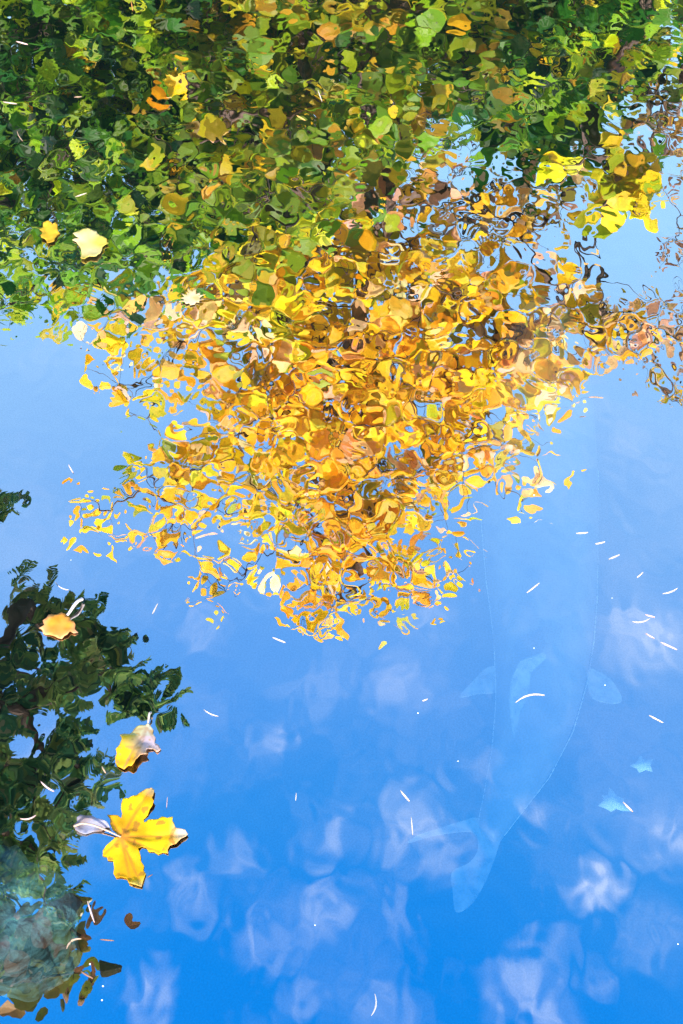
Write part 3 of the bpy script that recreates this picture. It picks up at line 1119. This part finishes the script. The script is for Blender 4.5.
# ------------------------------------------------------------------ slivers and specks afloat
sliver_m = leaf_mat("dry_sliver", 0.15, 0.5, 0.2, 200, 0.3)
slivers = [  # x, y, half length px, angle deg in the picture, bend px
    (71, 469, 5, -60, 0, "brown tipped"), (62, 586, 8, -30, 2, "curved white"), (155, 609, 6, 62, 0, "thin white"), (211, 713, 8, -25, 1, "white"), (47, 786, 9, -38, 1, "pale pink"),
    (279, 640, 7, -22, 0, "white"), (296, 797, 4, 85, 0, "short white"), (405, 796, 7, -50, 0, "cream"), (412, 826, 9, -85, 0, "upright cream"), (373, 1005, 11, 80, 3, "curved white"), (582, 533, 6, 4, 0, "white"),
    (600, 543, 5, 12, 0, "white"), (614, 557, 6, 22, 0, "white"), (533, 588, 8, 38, 0, "long white"), (670, 591, 8, 20, 1, "boat shaped white"), (641, 620, 9, 10, 2, "hooked white"), (650, 616, 5, -15, 0, "short pink"),
    (650, 636, 5, -30, 0, "short pink"), (669, 646, 9, -25, 0, "long pink"), (656, 719, 8, -28, 0, "cream"), (530, 699, 15, 14, -4, "long curved cream"), (628, 807, 7, -45, 0, "brown tipped"),
    (22, 43, 6, -15, 0, "pale pink"), (10, 103, 7, -8, 0, "pale pink"), (20, 136, 6, -60, 1, "tan"), (81, 195, 6, 18, 0, "cream"), (320, 96, 6, -70, 0, "cream"), (301, 118, 5, -30, 0, "amber"),
    (78, 97, 4, 5, 0, "tan"), (28, 817, 8, 12, 2, "pale pink"), (91, 912, 11, -72, 0, "pale pink"), (74, 944, 9, 35, -4, "curved tan"), (104, 770, 4, -60, 0, "tan"), (167, 803, 6, 85, 0, "pinkish"),
    (150, 876, 3, 30, 0, "brown"), (640, 575, 4, 40, 0, "faint white"), (107, 940, 7, -5, 0, "brown"), (87, 975, 7, -30, 0, "brown"), (190, 297, 7, 5, 0, "cream"), (132, 6, 5, -80, 0, "orange"), (425, 700, 3, 20, 0, "faint white")]
tone = {"white": (0.70, 0.66, 0.62), "pink": (0.85, 0.62, 0.56), "pinkish": (0.7, 0.5, 0.48), "cream": (0.9, 0.78, 0.6), "tan": (0.6, 0.42, 0.28), "brown": (0.3, 0.16, 0.10), "amber": (0.85, 0.5, 0.15), "orange": (0.8, 0.35, 0.08), "tipped": (0.8, 0.66, 0.58)}
marks = [((62, 586), "above the orange leaf"), ((47, 786), "left of the crumpled leaf"), ((28, 817), "left of the largest leaf"), ((91, 912), "below the largest leaf"), ((628, 807), "on the lower sunken leaf"),
         ((530, 699), "over the fish's back"), ((167, 803), "at the largest leaf's right lobe"), ((150, 876), "at the largest leaf's bottom tip")]


def where(x, y):
    spots = [((135, 835), "the largest leaf"), ((137, 745), "the crumpled leaf"), ((58, 627), "the orange leaf"), ((90, 245), "the cream star leaf"), ((642, 765), "the upper sunken leaf"), ((612, 800), "the lower sunken leaf"),
             ((540, 600), "the fish's back"), ((470, 870), "the fish's tail"), ((325, 630), "the yellow reflection's lowest tip"), ((340, 60), "the olive reflection"), ((30, 500), "the left edge's small dark sprig"),
             ((30, 910), "the submerged boulder"), ((670, 640), "the right edge below mid height")]
    (sx, sy), nm = min(spots, key=lambda s: (s[0][0] - x) ** 2 + (s[0][1] - y) ** 2)
    dx, dy = x - sx, y - sy
    if math.hypot(dx, dy) < 14:
        w = "on"
    elif abs(dx) > abs(dy):
        w = "right of" if dx > 0 else "left of"
    else:
        w = "below" if dy > 0 else "above"
    return w + " " + nm


seen = {}
for (x, y, hl, ang, bend, desc) in slivers:
    a = math.radians(ang)
    sv, sf = [], []
    pts = []
    for k in range(7):
        s = -1 + k / 3
        off = bend * (1 - s * s)
        pts.append(on_plane(x + math.cos(a) * hl * s + math.sin(a) * off, y - math.sin(a) * hl * s + math.cos(a) * off, 0))
    for i, p in enumerate(pts):
        p.z = 0.0006
    kk = 0.30 + 0.45 * abs(math.sin(x * 1.7 + y))
    rr = [q * kk for q in (0.0004, 0.0011, 0.0015, 0.0016, 0.0014, 0.0012, 0.0006)]
    tube(sv, sf, pts, rr, 6)
    c = tone[desc.split()[-1]]
    cols = [mixc(c, (0.45, 0.2, 0.12), 0.7) if (i // 6 == 6 and 'tipped' in desc) else c for i in range(len(sv))]
    lab = f"{desc} sliver afloat {where(x, y)}"
    seen.setdefault(lab, []).append((x, y))
    n_ = len(seen[lab])
    if n_ > 1:
        lab = f"{desc} sliver afloat {where(x, y)}, " + ("lower one", "lowest one")[min(n_ - 2, 1)]
    o = mesh_obj("floating_sliver", sv, sf, sliver_m, None, colors=cols, origin=pts[3])
    tag(o, lab, "sliver", "slivers of dry leaf and needle afloat on the pond")

bub_m, nt, out = new_mat("bubble_film")
b = nt.nodes.new('ShaderNodeBsdfPrincipled')
b.inputs['Base Color'].default_value = (0.85, 0.9, 0.95, 1)
b.inputs['Roughness'].default_value = 0.08
nt.links.new(b.outputs[0], out.inputs[0])
bubbles = [(90, 964, 1.6, "below the submerged boulder, topmost of three"), (103, 986, 1.6, "below the submerged boulder, middle of three"), (102, 1000, 1.5, "below the submerged boulder, lowest of three"),
           (418, 713, 1.4, "left of the fish's left pelvic fin"), (458, 761, 1.1, "left of the fish's tail root"), (71, 560, .9, "above the orange leaf"), (605, 685, 1.3, "over the fish's right pelvic fin"),
           (612, 598, 1.0, "right of the fish's back"), (534, 648, 1.1, "over the fish's back"), (534, 495, 1.6, "under the small yellow tuft at the fish's flank"), (678, 944, 1.3, "at the right edge near the bottom"),
           (315, 925, 1.2, "in a cloud's reflection at the bottom")]
for (x, y, r_, lab) in bubbles:
    c = on_plane(x, y, 0)
    rad = r_ * 0.85 / FPX
    bm = bmesh.new()
    bmesh.ops.create_uvsphere(bm, u_segments=12, v_segments=8, radius=rad)
    for v in bm.verts:
        v.co.z *= 0.8
    me = bpy.data.meshes.new("bubble")
    bm.to_mesh(me); bm.free()
    me.materials.append(bub_m)
    for p in me.polygons:
        p.use_smooth = True
    o = link(bpy.data.objects.new("bubble", me))
    o.location = c
    tag(o, "tiny white bubble " + lab, "bubble", "bubbles on the water")
